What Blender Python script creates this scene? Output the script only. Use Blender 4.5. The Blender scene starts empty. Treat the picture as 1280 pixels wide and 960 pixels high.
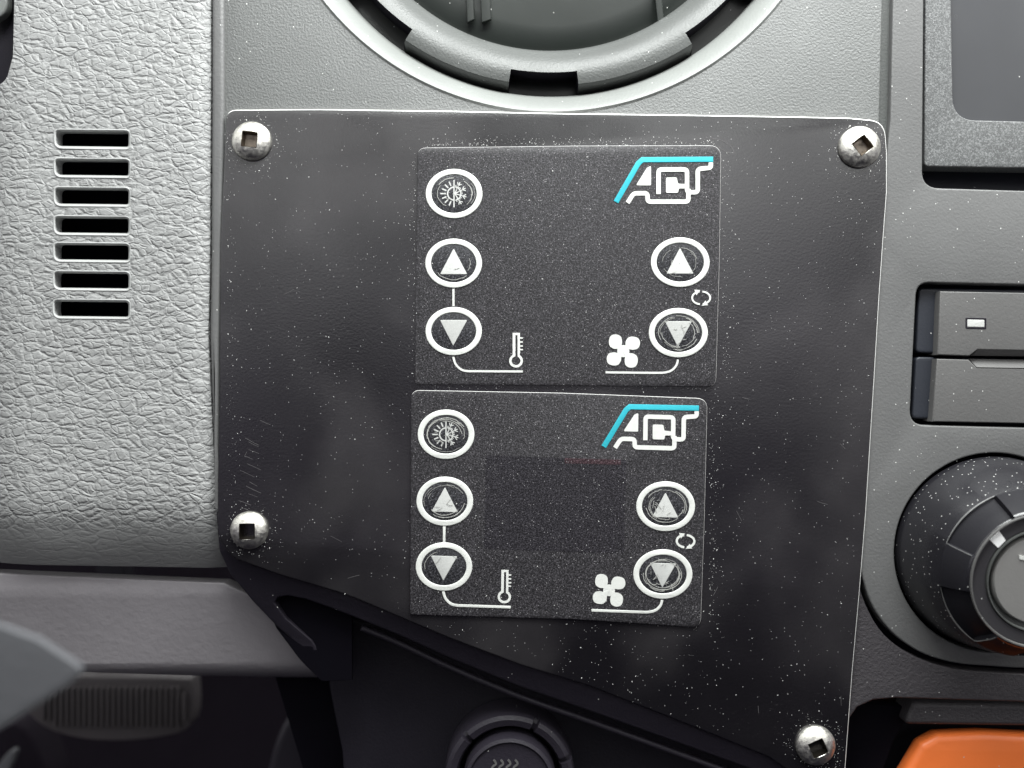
import bpy, bmesh, math, random
from mathutils import Vector, noise
random.seed(7)
scn = bpy.context.scene
C = scn.collection
S = 0.0002          # metres per photo pixel on the plate's plane
D = 0.24            # camera distance from the plate

# ---------------------------------------------------------------- camera
cam_d = bpy.data.cameras.new('camera'); cam = bpy.data.objects.new('camera', cam_d); C.objects.link(cam)
cam.location = (0, -D, 0); cam.rotation_euler = (math.radians(90), 0, 0)
cam_d.sensor_width = 36; cam_d.lens = 36 * D / (1280 * S)
cam_d.clip_start = 0.01; cam_d.clip_end = 20
cam_d.dof.use_dof = True; cam_d.dof.focus_distance = D - 0.0005; cam_d.dof.aperture_fstop = 9
scn.camera = cam

# ---------------------------------------------------------------- world: cabin, bright windscreen above, dark footwell
wd = bpy.data.worlds.new('World'); scn.world = wd; wd.use_nodes = True
nt = wd.node_tree; nt.nodes.clear()
wo = nt.nodes.new('ShaderNodeOutputWorld'); bg = nt.nodes.new('ShaderNodeBackground')
tc = nt.nodes.new('ShaderNodeTexCoord'); sx = nt.nodes.new('ShaderNodeSeparateXYZ'); rp = nt.nodes.new('ShaderNodeValToRGB')
mr = nt.nodes.new('ShaderNodeMapRange'); mr.inputs[1].default_value = -1; mr.inputs[2].default_value = 1
nt.links.new(tc.outputs['Generated'], sx.inputs[0]); nt.links.new(sx.outputs[2], mr.inputs[0])
nt.links.new(mr.outputs[0], rp.inputs[0]); wn = nt.nodes.new('ShaderNodeTexNoise'); wn.inputs['Scale'].default_value = 6.0; wn.inputs['Detail'].default_value = 2; nt.links.new(tc.outputs['Generated'], wn.inputs['Vector'])
wm = nt.nodes.new('ShaderNodeMapRange'); nt.links.new(wn.outputs[0], wm.inputs[0])
for i_, v_ in enumerate((0.40, 0.60, 0.0, 2.4)): wm.inputs[i_+1].default_value = v_
wx = nt.nodes.new('ShaderNodeVectorMath'); wx.operation = 'SCALE'; nt.links.new(rp.outputs[0], wx.inputs[0]); nt.links.new(wm.outputs[0], wx.inputs['Scale'])
nt.links.new(wx.outputs[0], bg.inputs[0]); nt.links.new(bg.outputs[0], wo.inputs[0])
e = rp.color_ramp.elements
e[0].position = 0.37; e[0].color = (0.012, 0.010, 0.020, 1)
e[1].position = 0.47; e[1].color = (0.17, 0.148, 0.215, 1)
for p, c in ((0.54, (0.60, 0.585, 0.64, 1)), (0.62, (2.2, 2.22, 2.2, 1)), (0.80, (2.3, 2.36, 2.3, 1))):
    q = e.new(p); q.color = c
bg.inputs[1].default_value = 0.42

# ---------------------------------------------------------------- lights: daylight from the windscreen and the side window
def area(name, loc, target, sx_, sy_, power, col):
    l = bpy.data.lights.new(name, 'AREA'); l.shape = 'RECTANGLE'; l.size = sx_; l.size_y = sy_; l.energy = power; l.color = col
    o = bpy.data.objects.new(name, l); C.objects.link(o); o.location = loc
    o.rotation_euler = (Vector(target) - Vector(loc)).to_track_quat('-Z', 'Y').to_euler(); return o
area('windscreen_light', (0.07, -0.13, 0.265), (0.0, 0.0, 0.07), 0.34, 0.10, 2.6, (0.97, 1.0, 0.985))
area('side_window_light', (0.55, -0.40, 0.45), (0.0, 0.0, 0.0), 0.30, 0.30, 0.95, (1.0, 0.98, 0.95))

scn.view_settings.view_transform = 'Standard'; scn.view_settings.look = 'None'
scn.view_settings.exposure = 0.0; scn.view_settings.gamma = 1.0
scn.render.engine = 'CYCLES'

# ---------------------------------------------------------------- materials
class N:
    def __init__(s, name):
        s.m = bpy.data.materials.new(name); s.m.use_nodes = True; s.t = s.m.node_tree; s.t.nodes.clear()
        s.out = s.n('ShaderNodeOutputMaterial'); s.b = s.n('ShaderNodeBsdfPrincipled'); s.l(s.b.outputs[0], s.out.inputs[0])
        s.tc = s.n('ShaderNodeTexCoord').outputs['Object']
    def n(s, k, **kw):
        x = s.t.nodes.new(k)
        for a, v in kw.items(): setattr(x, a, v)
        return x
    def l(s, a, b): s.t.links.new(a, b)
    def noise(s, scale, detail=3, rough=0.6, vec=None, dist=0):
        x = s.n('ShaderNodeTexNoise'); x.inputs['Scale'].default_value = scale; x.inputs['Detail'].default_value = detail
        x.inputs['Roughness'].default_value = rough; x.inputs['Distortion'].default_value = dist
        s.l(vec or s.tc, x.inputs['Vector']); return x.outputs[0]
    def math(s, op, a, b=None, clamp=False):
        x = s.n('ShaderNodeMath', operation=op, use_clamp=clamp)
        for i, v in enumerate((a, b)):
            if v is None: continue
            if isinstance(v, (int, float)): x.inputs[i].default_value = v
            else: s.l(v, x.inputs[i])
        return x.outputs[0]
    def rng(s, v, a, b, c=0, d=1, smooth=False):
        x = s.n('ShaderNodeMapRange'); x.interpolation_type = 'SMOOTHSTEP' if smooth else 'LINEAR'
        s.l(v, x.inputs[0])
        for i, q in enumerate((a, b, c, d)): x.inputs[i+1].default_value = q
        return x.outputs[0]
    def mix(s, f, a, b):
        x = s.n('ShaderNodeMix', data_type='RGBA')
        if isinstance(f, (int, float)): x.inputs[0].default_value = f
        else: s.l(f, x.inputs[0])
        for i, v in ((6, a), (7, b)):
            if isinstance(v, tuple): x.inputs[i].default_value = (*v[:3], 1)
            else: s.l(v, x.inputs[i])
        return x.outputs[2]
    def specks(s, scale, thr, keep):
        v = s.n('ShaderNodeTexVoronoi'); v.inputs['Scale'].default_value = scale; s.l(s.tc, v.inputs['Vector'])
        a = s.math('LESS_THAN', v.outputs['Distance'], thr)
        sp = s.n('ShaderNodeSeparateColor'); s.l(v.outputs['Color'], sp.inputs[0])
        return s.math('MULTIPLY', a, s.math('LESS_THAN', sp.outputs[0], keep))
    def col(s, v):
        if isinstance(v, tuple): s.b.inputs['Base Color'].default_value = (*v[:3], 1)
        else: s.l(v, s.b.inputs['Base Color'])
    def rough(s, v):
        if isinstance(v, (int, float)): s.b.inputs['Roughness'].default_value = v
        else: s.l(v, s.b.inputs['Roughness'])
    def bump(s, h, dist, strength=1.0, prev=None):
        x = s.n('ShaderNodeBump'); x.inputs['Strength'].default_value = strength; x.inputs['Distance'].default_value = dist
        s.l(h, x.inputs['Height'])
        if prev: s.l(prev, x.inputs['Normal'])
        s.l(x.outputs[0], s.b.inputs['Normal']); return x.outputs[0]

def plastic(name, col, rough=0.5, grain=1500, depth=0.00006, dust=0.0, spec=0.5, var=0.12):
    k = N(name)
    big = k.noise(18, 4)
    c = k.mix(k.rng(big, 0.3, 0.7), tuple(x*(1-var) for x in col), tuple(x*(1+var) for x in col))
    if dust:
        c = k.mix(k.specks(1100, 0.16, dust), c, (0.62, 0.62, 0.60))
    k.col(c); k.rough(k.rng(k.noise(60, 3), 0.2, 0.8, rough*0.85, rough*1.15)); k.b.inputs['Specular IOR Level'].default_value = spec
    if depth: k.bump(k.noise(grain, 3, 0.6), depth)
    return k.m

def leather(name, col, fade=True, depth=0.00018):
    k = N(name)
    mp = k.n('ShaderNodeMapping'); k.l(k.tc, mp.inputs[0]); mp.inputs['Scale'].default_value = (0.72, 1, 1.12); mp.inputs['Rotation'].default_value = (0, math.radians(-14), 0)
    nz = k.n('ShaderNodeTexNoise'); nz.inputs['Scale'].default_value = 260; nz.inputs['Detail'].default_value = 4; k.l(mp.outputs[0], nz.inputs['Vector'])
    va = k.n('ShaderNodeVectorMath', operation='SUBTRACT'); k.l(nz.outputs['Color'], va.inputs[0]); va.inputs[1].default_value = (.5, .5, .5)
    vs = k.n('ShaderNodeVectorMath', operation='SCALE'); k.l(va.outputs[0], vs.inputs[0]); vs.inputs['Scale'].default_value = 0.0026
    vv = k.n('ShaderNodeVectorMath', operation='ADD'); k.l(mp.outputs[0], vv.inputs[0]); k.l(vs.outputs[0], vv.inputs[1])
    hs = []
    for sc, w, cw in ((330, 1.0, .19), (590, 0.5, .15), (1200, 0.10, .3)):
        v = k.n('ShaderNodeTexVoronoi', feature='DISTANCE_TO_EDGE'); v.inputs['Scale'].default_value = sc; k.l(vv.outputs[0], v.inputs['Vector'])
        hs.append(k.math('MULTIPLY', k.rng(v.outputs[0], 0.0, cw, 0, 1, True), w))
    h = k.math('ADD', k.math('ADD', hs[0], hs[1]), hs[2])
    h = k.math('ADD', h, k.math('MULTIPLY', k.noise(380, 4, 0.55), 1.3))
    if fade:
        sp = k.n('ShaderNodeSeparateXYZ'); k.l(k.n('ShaderNodeNewGeometry').outputs['Position'], sp.inputs[0])
        f = k.rng(sp.outputs[2], -0.0385, -0.0315, 0.22, 1.0, True)
        h = k.math('MULTIPLY', h, f)
    k.col(k.mix(k.rng(k.noise(30, 4), .3, .7), tuple(x*.93 for x in col), tuple(x*1.07 for x in col)))
    k.rough(0.5); k.bump(h, depth)
    return k.m

def membrane(name, col, amt=1.0, rough=0.42):
    k = N(name)
    g = k.noise(2500, 2, 0.9)
    c = k.mix(k.rng(g, 0.46, 0.66), col, tuple(x*5.5*amt + 0.022 for x in col))
    c = k.mix(k.specks(2600, 0.24, 0.14*amt), c, (0.30, 0.29, 0.30))
    c = k.mix(k.specks(900, 0.09, 0.05*amt), c, (0.7, 0.7, 0.7))
    k.col(c); k.rough(rough); k.bump(k.noise(3000, 2, 0.7), 0.00008)
    return k.m

def paint(name):
    k = N(name)
    c = k.mix(k.rng(k.noise(14, 5, 0.6), .35, .7), (0.006, 0.0055, 0.0068), (0.010, 0.009, 0.011))
    sheen = k.math('MULTIPLY', k.rng(k.noise(19, 2, .5, None, .6), .44, .66, 0, 1, True), k.rng(k.noise(55, 3, .55), .25, .6, .45, 1))
    c = k.mix(sheen, c, (0.030, 0.028, 0.030))                        # cloudy sheen painted into the base colour in soft patches
    mp = k.n('ShaderNodeMapping'); k.l(k.tc, mp.inputs[0]); mp.inputs['Scale'].default_value = (1, 1, 5); mp.inputs['Rotation'].default_value = (0, 0.5, 0)
    sc = k.rng(k.noise(500, 3, .7, mp.outputs[0]), 0.66, 0.74)
    sc = k.math('MULTIPLY', sc, k.rng(k.noise(28, 2), .5, .68))
    c = k.mix(k.math('MULTIPLY', sc, 0.22), c, (0.25, 0.24, 0.24))
    c = k.mix(k.specks(1500, 0.11, 0.10), c, (0.6, 0.6, 0.6))
    k.col(c); k.rough(k.rng(k.noise(22, 4), .3, .7, .17, .27)); k.b.inputs['Specular IOR Level'].default_value = 0.9; k.b.inputs['IOR'].default_value = 1.65; k.bump(k.noise(1600, 3, .6), 0.00003)
    return k.m

def metal(name, col, rough, bumpd=0.00002, grime=0.0):
    k = N(name); c = col
    if grime: c = k.mix(k.rng(k.noise(700, 4, .7), .5, .66, 0, grime), col, (0.10, 0.085, 0.07))
    k.col(c); k.b.inputs['Metallic'].default_value = 1.0; k.rough(k.rng(k.noise(900, 3), .3, .7, rough*.7, rough*1.3))
    k.bump(k.noise(1300, 3), bumpd); return k.m

def print_mat(name, col, rough=0.45, spec=0.5):
    k = N(name); k.col(k.mix(k.rng(k.noise(500, 4, .7), .45, .7, 0, .35), col, tuple(x*.78 for x in col)))
    k.rough(rough); k.b.inputs['Specular IOR Level'].default_value = spec
    k.bump(k.noise(2200, 2), 0.00004); return k.m

M = dict(
    leather=leather('grey_leather_grain', (0.295, 0.297, 0.296)),
    leather_soft=plastic('soft_grain_vinyl', (0.29, 0.274, 0.29), 0.5, 600, 0.00015),
    slot_rim=plastic('smooth_trim_plastic', (0.40, 0.405, 0.40), 0.4, 900, 0.00003),
    fascia=plastic('grey_fascia_plastic', (0.122, 0.125, 0.123), 0.5, 1700, 0.00024, 0.02),
    console=plastic('grey_console_plastic', (0.125, 0.125, 0.125), 0.42, 1500, 0.00009, 0.06),
    console_low=plastic('grained_console_plastic', (0.055, 0.050, 0.055), 0.5, 1400, 0.00025, 0.03),
    vent=plastic('vent_plastic', (0.085, 0.089, 0.086), 0.42, 1700, 0.0001, 0.04),
    rim=plastic('vent_rim_plastic', (0.20, 0.208, 0.20), 0.4, 1700, 0.00008, 0.03),
    dark=plastic('charcoal_plastic', (0.014, 0.0125, 0.018), 0.5, 1500, 0.00008, 0.0, 0.2),
    shroud=plastic('shaded_shroud_plastic', (0.022, 0.019, 0.027), 0.5, 1500, 0.0001, 0.02, 0.3),  # fascia plastic again, darkened in colour for the shroud's shade
    black=plastic('black_recess', (0.004, 0.0035, 0.006), 0.8, 1500, 0.0, 0.0, 0.05),
    blue_dark=plastic('dark_blue_grey_plastic', (0.018, 0.021, 0.030), 0.5, 1500, 0.00003, 0.03),
    bezel=membrane('sparkly_bezel_plastic', (0.075, 0.077, 0.078), 0.45, 0.4),
    screen=plastic('screen_glass', (0.042, 0.043, 0.047), 0.25, 1500, 0.0, 0.01),
    flap=plastic('smoky_vent_flap', (0.016, 0.019, 0.017), 0.3, 900, 0.00001, 0.02),
    knob=plastic('dark_knob_plastic', (0.016, 0.0155, 0.019), 0.24, 2000, 0.00003, 0.45, 0.6),
    knob_facet=plastic('knob_facet_plastic', (0.014, 0.0135, 0.017), 0.6, 1500, 0.00004, 0.06, 0.15),
    knob_ring=plastic('knob_ring_plastic', (0.040, 0.038, 0.042), 0.4, 1500, 0.00003, 0.02),
    knob_face=plastic('knob_face_plastic', (0.22, 0.215, 0.21), 0.4, 1500, 0.00003, 0.03),
    switch=plastic('switch_plastic', (0.115, 0.113, 0.112), 0.45, 1500, 0.00007, 0.05),
    orange=plastic('orange_plastic', (0.95, 0.21, 0.045), 0.4, 1500, 0.00003, 0.02),
    pedal=plastic('pedal_rubber', (0.07, 0.061, 0.065), 0.6, 900, 0.0002),
    carpet=plastic('dark_carpet', (0.013, 0.010, 0.015), 0.9, 500, 0.0005, 0.0, 0.1),
    column=plastic('pale_column_plastic', (0.098, 0.100, 0.109), 0.5, 900, 0.0001),
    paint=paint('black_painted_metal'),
    membrane=membrane('sparkly_black_membrane', (0.0105, 0.0097, 0.0112)),
    button=membrane('button_membrane', (0.012, 0.012, 0.014), 0.9, 0.3),
    window=membrane('display_window_membrane', (0.0085, 0.0076, 0.0098), 0.8, 0.36),
    red=membrane('dull_red_tint', (0.020, 0.010, 0.0125), 0.8, 0.35),
    edge=print_mat('bare_metal_edge', (0.88, 0.87, 0.85), 0.35),
    clear_edge=print_mat('lit_clear_edge', (0.62, 0.61, 0.60), 0.35),  # light caught by the membrane's top and right edges, painted pale
    screw=metal('stainless_screw', (0.90, 0.88, 0.82), 0.42, 0.00009, 0.45),
    socket_light=metal('lit_screw_socket', (0.24, 0.205, 0.17), 0.4, 0.00005, .5),  # light falling into the upper sockets, put in as a lighter metal
    socket=metal('dirty_screw_socket', (0.10, 0.085, 0.07), 0.4, 0.00003),
    white=print_mat('white_print', (0.70, 0.71, 0.68)),
    silver=print_mat('silver_print', (0.53, 0.535, 0.52)),
    teal=print_mat('teal_print', (0.03, 0.43, 0.52)),
    scratch=print_mat('pale_scratch', (0.40, 0.40, 0.38)),
    smear=print_mat('grey_scuff', (0.09, 0.086, 0.088)),
    dust=print_mat('dust_grey_white', (0.72, 0.72, 0.70), 0.9),
    lit_white=print_mat('white_marker', (0.95, 0.95, 0.95)),
)

# ---------------------------------------------------------------- geometry helpers
def W(px, py, y=0.0):
    f = (D + y) / D
    return Vector(((px - 640) * S * f, y, (480 - py) * S * f))

def tag(o, label=None, cat=None, group=None, kind=None):
    for k, v in (('label', label), ('category', cat), ('group', group), ('kind', kind)):
        if v: o[k] = v
    return o

def thing(name, loc, label, cat, group=None):
    o = bpy.data.objects.new(name, None); C.objects.link(o); o.location = loc; o.empty_display_size = 0.005
    return tag(o, label, cat, group)

def wpos(o):
    v = Vector(o.location)
    while o.parent: o = o.parent; v = v + Vector(o.location)
    return v

def link(name, me, parent=None, smooth=35):
    """me is in world coordinates; the origin goes to its centre"""
    n = len(me.vertices)
    lo = Vector((1e9,)*3); hi = -lo
    for v in me.vertices:
        for i in range(3): lo[i] = min(lo[i], v.co[i]); hi[i] = max(hi[i], v.co[i])
    c = (lo + hi) / 2
    for v in me.vertices: v.co -= c
    if smooth:
        me.shade_smooth(); me.set_sharp_from_angle(angle=math.radians(smooth))
    o = bpy.data.objects.new(name, me); C.objects.link(o)
    if parent: o.parent = parent; o.location = c - wpos(parent)
    else: o.location = c
    me.name = name
    return o

def arc(cx, cy, rx, ry, a0, a1, n):
    return [(cx + rx*math.cos(math.radians(a0+(a1-a0)*i/n)), cy - ry*math.sin(math.radians(a0+(a1-a0)*i/n))) for i in range(n+1)]
def ell(cx, cy, rx, ry=None, n=64): return arc(cx, cy, rx, ry or rx, 0, 360, n)[:-1]

def rnd(pts, r, n=6):
    """round the corners of a polygon; r a number or one per corner"""
    out = []; m = len(pts)
    for i in range(m):
        p = Vector(pts[i][:2]); a = Vector(pts[i-1][:2]) - p; b = Vector(pts[(i+1) % m][:2]) - p
        rr = r[i] if isinstance(r, (list, tuple)) else r
        if rr <= 0: out.append(tuple(p)); continue
        ang = a.angle(b); t = min(rr / max(math.tan(ang/2), 1e-3), a.length*.49, b.length*.49)
        s, e_ = p + a.normalized()*t, p + b.normalized()*t
        for k in range(n+1):
            u = k/n; out.append(tuple(s*(1-u)**2 + p*2*u*(1-u) + e_*u*u))
    return out

def cat(pts, n=6, closed=False):
    out = []; m = len(pts)
    g = (lambda i: pts[i % m]) if closed else (lambda i: pts[max(0, min(m-1, i))])
    for i in range(m if closed else m-1):
        p0, p1, p2, p3 = (Vector(g(i+k)) for k in (-1, 0, 1, 2))
        for k in range(n):
            t = k/n
            out.append(tuple(0.5*((2*p1)+(p2-p0)*t+(2*p0-5*p1+4*p2-p3)*t*t+(3*p1-p0-3*p2+p3)*t**3)))
    if not closed: out.append(tuple(pts[-1]))
    return out

def stroke(pts, w, cap=False):
    P = [Vector(p) for p in pts]; L = []; R = []
    for i, p in enumerate(P):
        if i == 0: d = (P[1]-p).normalized(); nrm = Vector((-d.y, d.x)); k = 1
        elif i == len(P)-1: d = (p-P[i-1]).normalized(); nrm = Vector((-d.y, d.x)); k = 1
        else:
            d1 = (p-P[i-1]).normalized(); d2 = (P[i+1]-p).normalized(); n1 = Vector((-d1.y, d1.x)); n2 = Vector((-d2.y, d2.x))
            nrm = (n1+n2).normalized(); k = 1/max(0.5, nrm.dot(n1))
        L.append(p + nrm*w/2*k); R.append(p - nrm*w/2*k)
    out = [tuple(q) for q in L]
    if cap:
        d = P[-1]-P[-2]; a = math.atan2(d.y, d.x)
        out += [(P[-1].x + w/2*math.cos(a+math.pi/2-math.pi*i/6), P[-1].y + w/2*math.sin(a+math.pi/2-math.pi*i/6)) for i in range(1, 6)]
    out += [tuple(q) for q in reversed(R)]
    if cap:
        d = P[0]-P[1]; a = math.atan2(d.y, d.x)
        out += [(P[0].x + w/2*math.cos(a+math.pi/2-math.pi*i/6), P[0].y + w/2*math.sin(a+math.pi/2-math.pi*i/6)) for i in range(1, 6)]
    return out

def flat_mesh(loops, yf, thick, bev=0.0, bres=3, mats=('dark',), warp=None):
    """solid slab from photo-plane outlines (later loops are holes); front face at world y=yf, thickness in metres, bev in px"""
    bv = bev * S
    cu = bpy.data.curves.new('c', 'CURVE'); cu.dimensions = '2D'; cu.fill_mode = 'BOTH'
    cu.bevel_depth = bv; cu.bevel_resolution = bres; cu.extrude = max(thick/2 - bv, 0.00001); cu.offset = -bv
    for lp in loops:
        sp = cu.splines.new('POLY'); sp.points.add(len(lp)-1); sp.use_cyclic_u = True
        for i, p in enumerate(lp):
            w = W(p[0], p[1], yf); sp.points[i].co = (w.x, w.z, 0, 1)
    o = bpy.data.objects.new('tmp', cu); C.objects.link(o)
    dg = bpy.context.evaluated_depsgraph_get(); dg.update()
    me = bpy.data.meshes.new_from_object(o.evaluated_get(dg), preserve_all_data_layers=False, depsgraph=dg)
    bpy.data.objects.remove(o); bpy.data.curves.remove(cu)
    yc = yf + cu_half(thick, bv)
    for v in me.vertices: v.co = (v.co.x, yc - v.co.z, v.co.y)
    bm = bmesh.new(); bm.from_mesh(me); bmesh.ops.remove_doubles(bm, verts=bm.verts, dist=1e-7)
    bmesh.ops.recalc_face_normals(bm, faces=bm.faces); bm.to_mesh(me); bm.free()
    me.materials.clear()
    for m in mats: me.materials.append(M[m])
    for p in me.polygons: p.material_index = 0
    return me
def cu_half(thick, bv): return max(thick/2 - bv, 0.00001) + bv

def flat(name, loops, yf, thick, bev=0, mat='dark', parent=None, fn=None, bres=3):
    if isinstance(loops[0][0], (int, float)): loops = [loops]
    mats = mat if isinstance(mat, tuple) else (mat,)
    me = flat_mesh(loops, yf, thick, bev, bres, mats)
    if fn: fn(me)
    return link(name, me, parent)

def cut_grid(me, xs, zs):
    bm = bmesh.new(); bm.from_mesh(me)
    for x in xs: bmesh.ops.bisect_plane(bm, geom=bm.verts[:]+bm.edges[:]+bm.faces[:], plane_co=(x, 0, 0), plane_no=(1, 0, 0))
    for z in zs: bmesh.ops.bisect_plane(bm, geom=bm.verts[:]+bm.edges[:]+bm.faces[:], plane_co=(0, 0, z), plane_no=(0, 0, 1))
    bm.to_mesh(me); bm.free()

def join(mes, name='m'):
    bm = bmesh.new(); mats = []
    for me in mes:
        off = []
        for m in me.materials:
            if m not in mats: mats.append(m)
            off.append(mats.index(m))
        k = len(bm.faces); bm.from_mesh(me); bm.faces.ensure_lookup_table()
        for f in bm.faces[k:]: f.material_index = off[f.material_index] if f.material_index < len(off) else 0
    out = bpy.data.meshes.new(name); bm.to_mesh(out); bm.free()
    for m in mats: out.materials.append(m)
    return out

def lathe_mesh(cx, cz, prof, mat, seg=128, keep=None, mod=None, close=False):
    """prof: list of (radius px, world y, material index); axis along world y through (cx, cz) metres"""
    bm = bmesh.new(); rows = []
    for (r, y, *_) in prof:
        row = []
        for i in range(seg):
            t = 2*math.pi*i/seg; rr, yy = (r, y)
            if mod: rr, yy = mod(r, y, math.degrees(t))
            row.append(bm.verts.new((cx + rr*S*math.cos(t), yy, cz + rr*S*math.sin(t))))
        rows.append(row)
    for k in range(len(rows)-1):
        for i in range(seg):
            if keep and not keep(k, 360*(i+.5)/seg): continue
            j = (i+1) % seg
            f = bm.faces.new((rows[k][i], rows[k][j], rows[k+1][j], rows[k+1][i]))
            f.material_index = prof[k][2] if len(prof[k]) > 2 else 0
    if close:
        f = bm.faces.new(rows[-1]); f.material_index = prof[-1][2] if len(prof[-1]) > 2 else 0
    bmesh.ops.recalc_face_normals(bm, faces=bm.faces)
    me = bpy.data.meshes.new('l'); bm.to_mesh(me); bm.free()
    for m in (mat if isinstance(mat, tuple) else (mat,)): me.materials.append(M[m])
    return me

def box_px(x0, y0, x1, y1, yf, yb, mat):
    return flat_mesh([[(x0, y0), (x1, y0), (x1, y1), (x0, y1)]], yf, yb-yf, 0, 1, (mat,))

def edge_mat(me, test, idx=1, ny=0.35):
    """bare metal or painted edge glint on the rim faces whose outward normal passes test"""
    for p in me.polygons:
        n = p.normal
        if abs(n.y) < 0.97 and test(n, p.center): p.material_index = idx

# ================================================================ BACKGROUND: footwell
fl = flat('footwell', [(-900, 500), (1400, 500), (1400, 1500), (-900, 1500)], 0.42, 0.01, 0, 'carpet'); tag(fl, kind='structure')
bk = flat('dashboard_backing', [[(-120, -760), (1600, -760), (1600, 1130), (430, 1130), (300, 700), (-120, 700)]], 0.034, 0.002, 0, 'black'); tag(bk, kind='structure')

# brake pedal
pt = thing('brake_pedal', W(140, 885, 0.13), 'wide grey ribbed rubber pedal pad in the dark footwell, blurred', 'pedal')
def pedal_me():
    out = cat([(20, 850), (60, 846), (140, 846), (225, 848), (240, 856), (238, 906), (205, 920), (150, 926), (95, 922), (55, 908), (30, 884)], 4, True)
    mes = [flat_mesh([out], 0.131, 0.010, 3, 3, ('pedal',))]
    for i in range(25):
        x = 52 + i*7.3
        hgt = 4 if 60 < x < 225 else 12
        mes.append(flat_mesh([[(x, 856+hgt), (x+3.4, 856+hgt), (x+3.4, 914-hgt), (x, 914-hgt)]], 0.1285, 0.004, .8, 2, ('pedal',)))
    return join(mes)
link('pad', pedal_me(), pt)
flat('pedal_arm', [(120, 700), (155, 700), (160, 860), (125, 860)], 0.150, 0.01, 3, 'dark', pt)
# dark hose / lever shape in the footwell
hs = thing('footwell_lever', W(360, 930, 0.11), 'dark curved plastic lever shape low in the footwell, blurred', 'lever')
flat('lever_body', cat([(330, 985), (345, 925), (370, 885), (402, 868), (440, 880), (440, 1010), (330, 1010)], 6, True), 0.11, 0.03, 14, 'shroud', hs)
sc_ = thing('carpet_edge', W(10, 960, 0.16), 'dull reddish trim edge with a pale tip in the bottom left corner', 'trim')
flat('trim_strip', cat([(-60, 1000), (-30, 930), (10, 905), (40, 925), (60, 1000)], 5, True), 0.165, 0.02, 8, 'carpet', sc_)
flat('pale_tip', cat([(-14, 975), (6, 945), (17, 938), (16, 950), (2, 975)], 4, True), 0.150, 0.004, 2, 'column', sc_)

# lower dash bar (below the leather panel)
def bar_fn(me):
    zs = [W(0, 700 + 8*i, 0.013).z for i in range(26)]
    cut_grid(me, [W(20*i, 0, .013).x for i in range(-3, 24)], zs)
    for v in me.vertices:
        py = 480 - v.co.z/S/1.054
        v.co.y += 0.00006*max(0, py-740) + 0.012*max(0, (py-835)/40)**2 
lb = flat('lower_dash_bar', rnd([(-70, 714), (0, 717), (280, 729), (330, 752), (404, 820), (404, 874), (233, 863), (88, 853), (-70, 848)], [3, 0, 3, 10, 10, 6, 0, 0, 0]), 0.012, 0.006, 2, 'leather_soft', None, bar_fn)
tag(lb, 'smooth grey vinyl dash bar running below the leather-grained panel', 'dash trim')
# steering column shroud
cs = flat('column_shroud', rnd([(-120, 760), (0, 783), (46, 800), (104, 838), (88, 855), (0, 911), (-120, 980)], [4, 30, 30, 16, 12, 0, 0], 8), -0.105, 0.0016, .6, 'column')
tag(cs, 'pale bluish grey plastic shroud corner at the lower left edge, out of focus', 'column shroud')

# ================================================================ leather-grained side panel with slots
slots = []
for i in range(7):
    yc = 173.5 + 36.0*i - (0.6*i if i > 3 else 0); x0 = 71 + (-0.3*i); x1 = 160.5
    slots.append(rnd([(x0, yc-9), (x1, yc-8), (x1, yc+10), (x0, yc+9)], [3, 4, 3, 7], 5))
lp_out = rnd([(16, -740), (262, -740), (262, 100), (261, 320), (259, 420), (264, 540), (269, 640), (279, 719), (150, 716), (-70, 712), (-70, 130), (6, 100), (15, 70), (17, 0)], [0, 0, 0, 0, 20, 0, 0, 3, 0, 0, 0, 20, 20, 0])
def leather_fn(me):
    cut_grid(me, [W(-60+8*i, 0, .0015).x for i in range(42)], [W(0, -20 + 8*i, .0015).z for i in range(93)])
    for v in me.vertices:
        px = 640 + v.co.x/S/1.006; py = 480 - v.co.z/S/1.006
        e1 = max(0, (px - 238)/28); v.co.y += 0.0013*e1*e1                      # rolls down to the seam
        b = max(0, (py - 612)/105); v.co.y += 0.0085*b**2.0                      # turns under at the bottom
        v.co.y += 0.0022*max(0, (40-px)/60)**2
        v.co.y += 0.00012*noise.noise(Vector((px*.02, py*.02, 1)))
def slot_out(i, g, yy=0):
    yc = 173.5 + 36.0*i - (0.6*i if i > 3 else 0); x0 = 71 + (-0.3*i); x1 = 160.5
    return rnd([(x0-g, yc-9-g), (x1+g*.7, yc-8-g), (x1+g*.7, yc+10+g), (x0-g, yc+9+g)], [3+g, 4+g, 3+g, 7+g], 5)
def loft_me(rows, mat):
    bm = bmesh.new(); vs = [[bm.verts.new(W(x, y, d)) for x, y in lp_] for lp_, d in rows]
    for a, b in zip(vs, vs[1:]):
        for i in range(len(a)): bm.faces.new((a[i], a[(i+1) % len(a)], b[(i+1) % len(a)], b[i]))
    bmesh.ops.recalc_face_normals(bm, faces=bm.faces); me = bpy.data.meshes.new('loft'); bm.to_mesh(me); bm.free(); me.materials.append(M[mat]); return me
lp = thing('side_trim_panel', W(130, 360, 0.0015), 'light grey leather-grained trim panel with seven slots, left of the black plate', 'trim panel')
flat('panel_skin', [lp_out] + [slot_out(i, 3.2) for i in range(7)], 0.0006, 0.0045, 0.8, 'leather', lp, leather_fn, 4)
flat('slot_backing', [(55, 150), (180, 150), (180, 410), (55, 410)], 0.0125, 0.001, 0, 'black', lp)
for i in range(7):
    link('slot_rim', loft_me([(slot_out(i, 4.3), 0.00075), (slot_out(i, 3.4), 0.00045), (slot_out(i, 2.2), 0.0005), (slot_out(i, 0.9), 0.0010), (slot_out(i, 0), 0.0020), (slot_out(i, 0), 0.0055)], 'slot_rim'), lp, 80)
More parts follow.
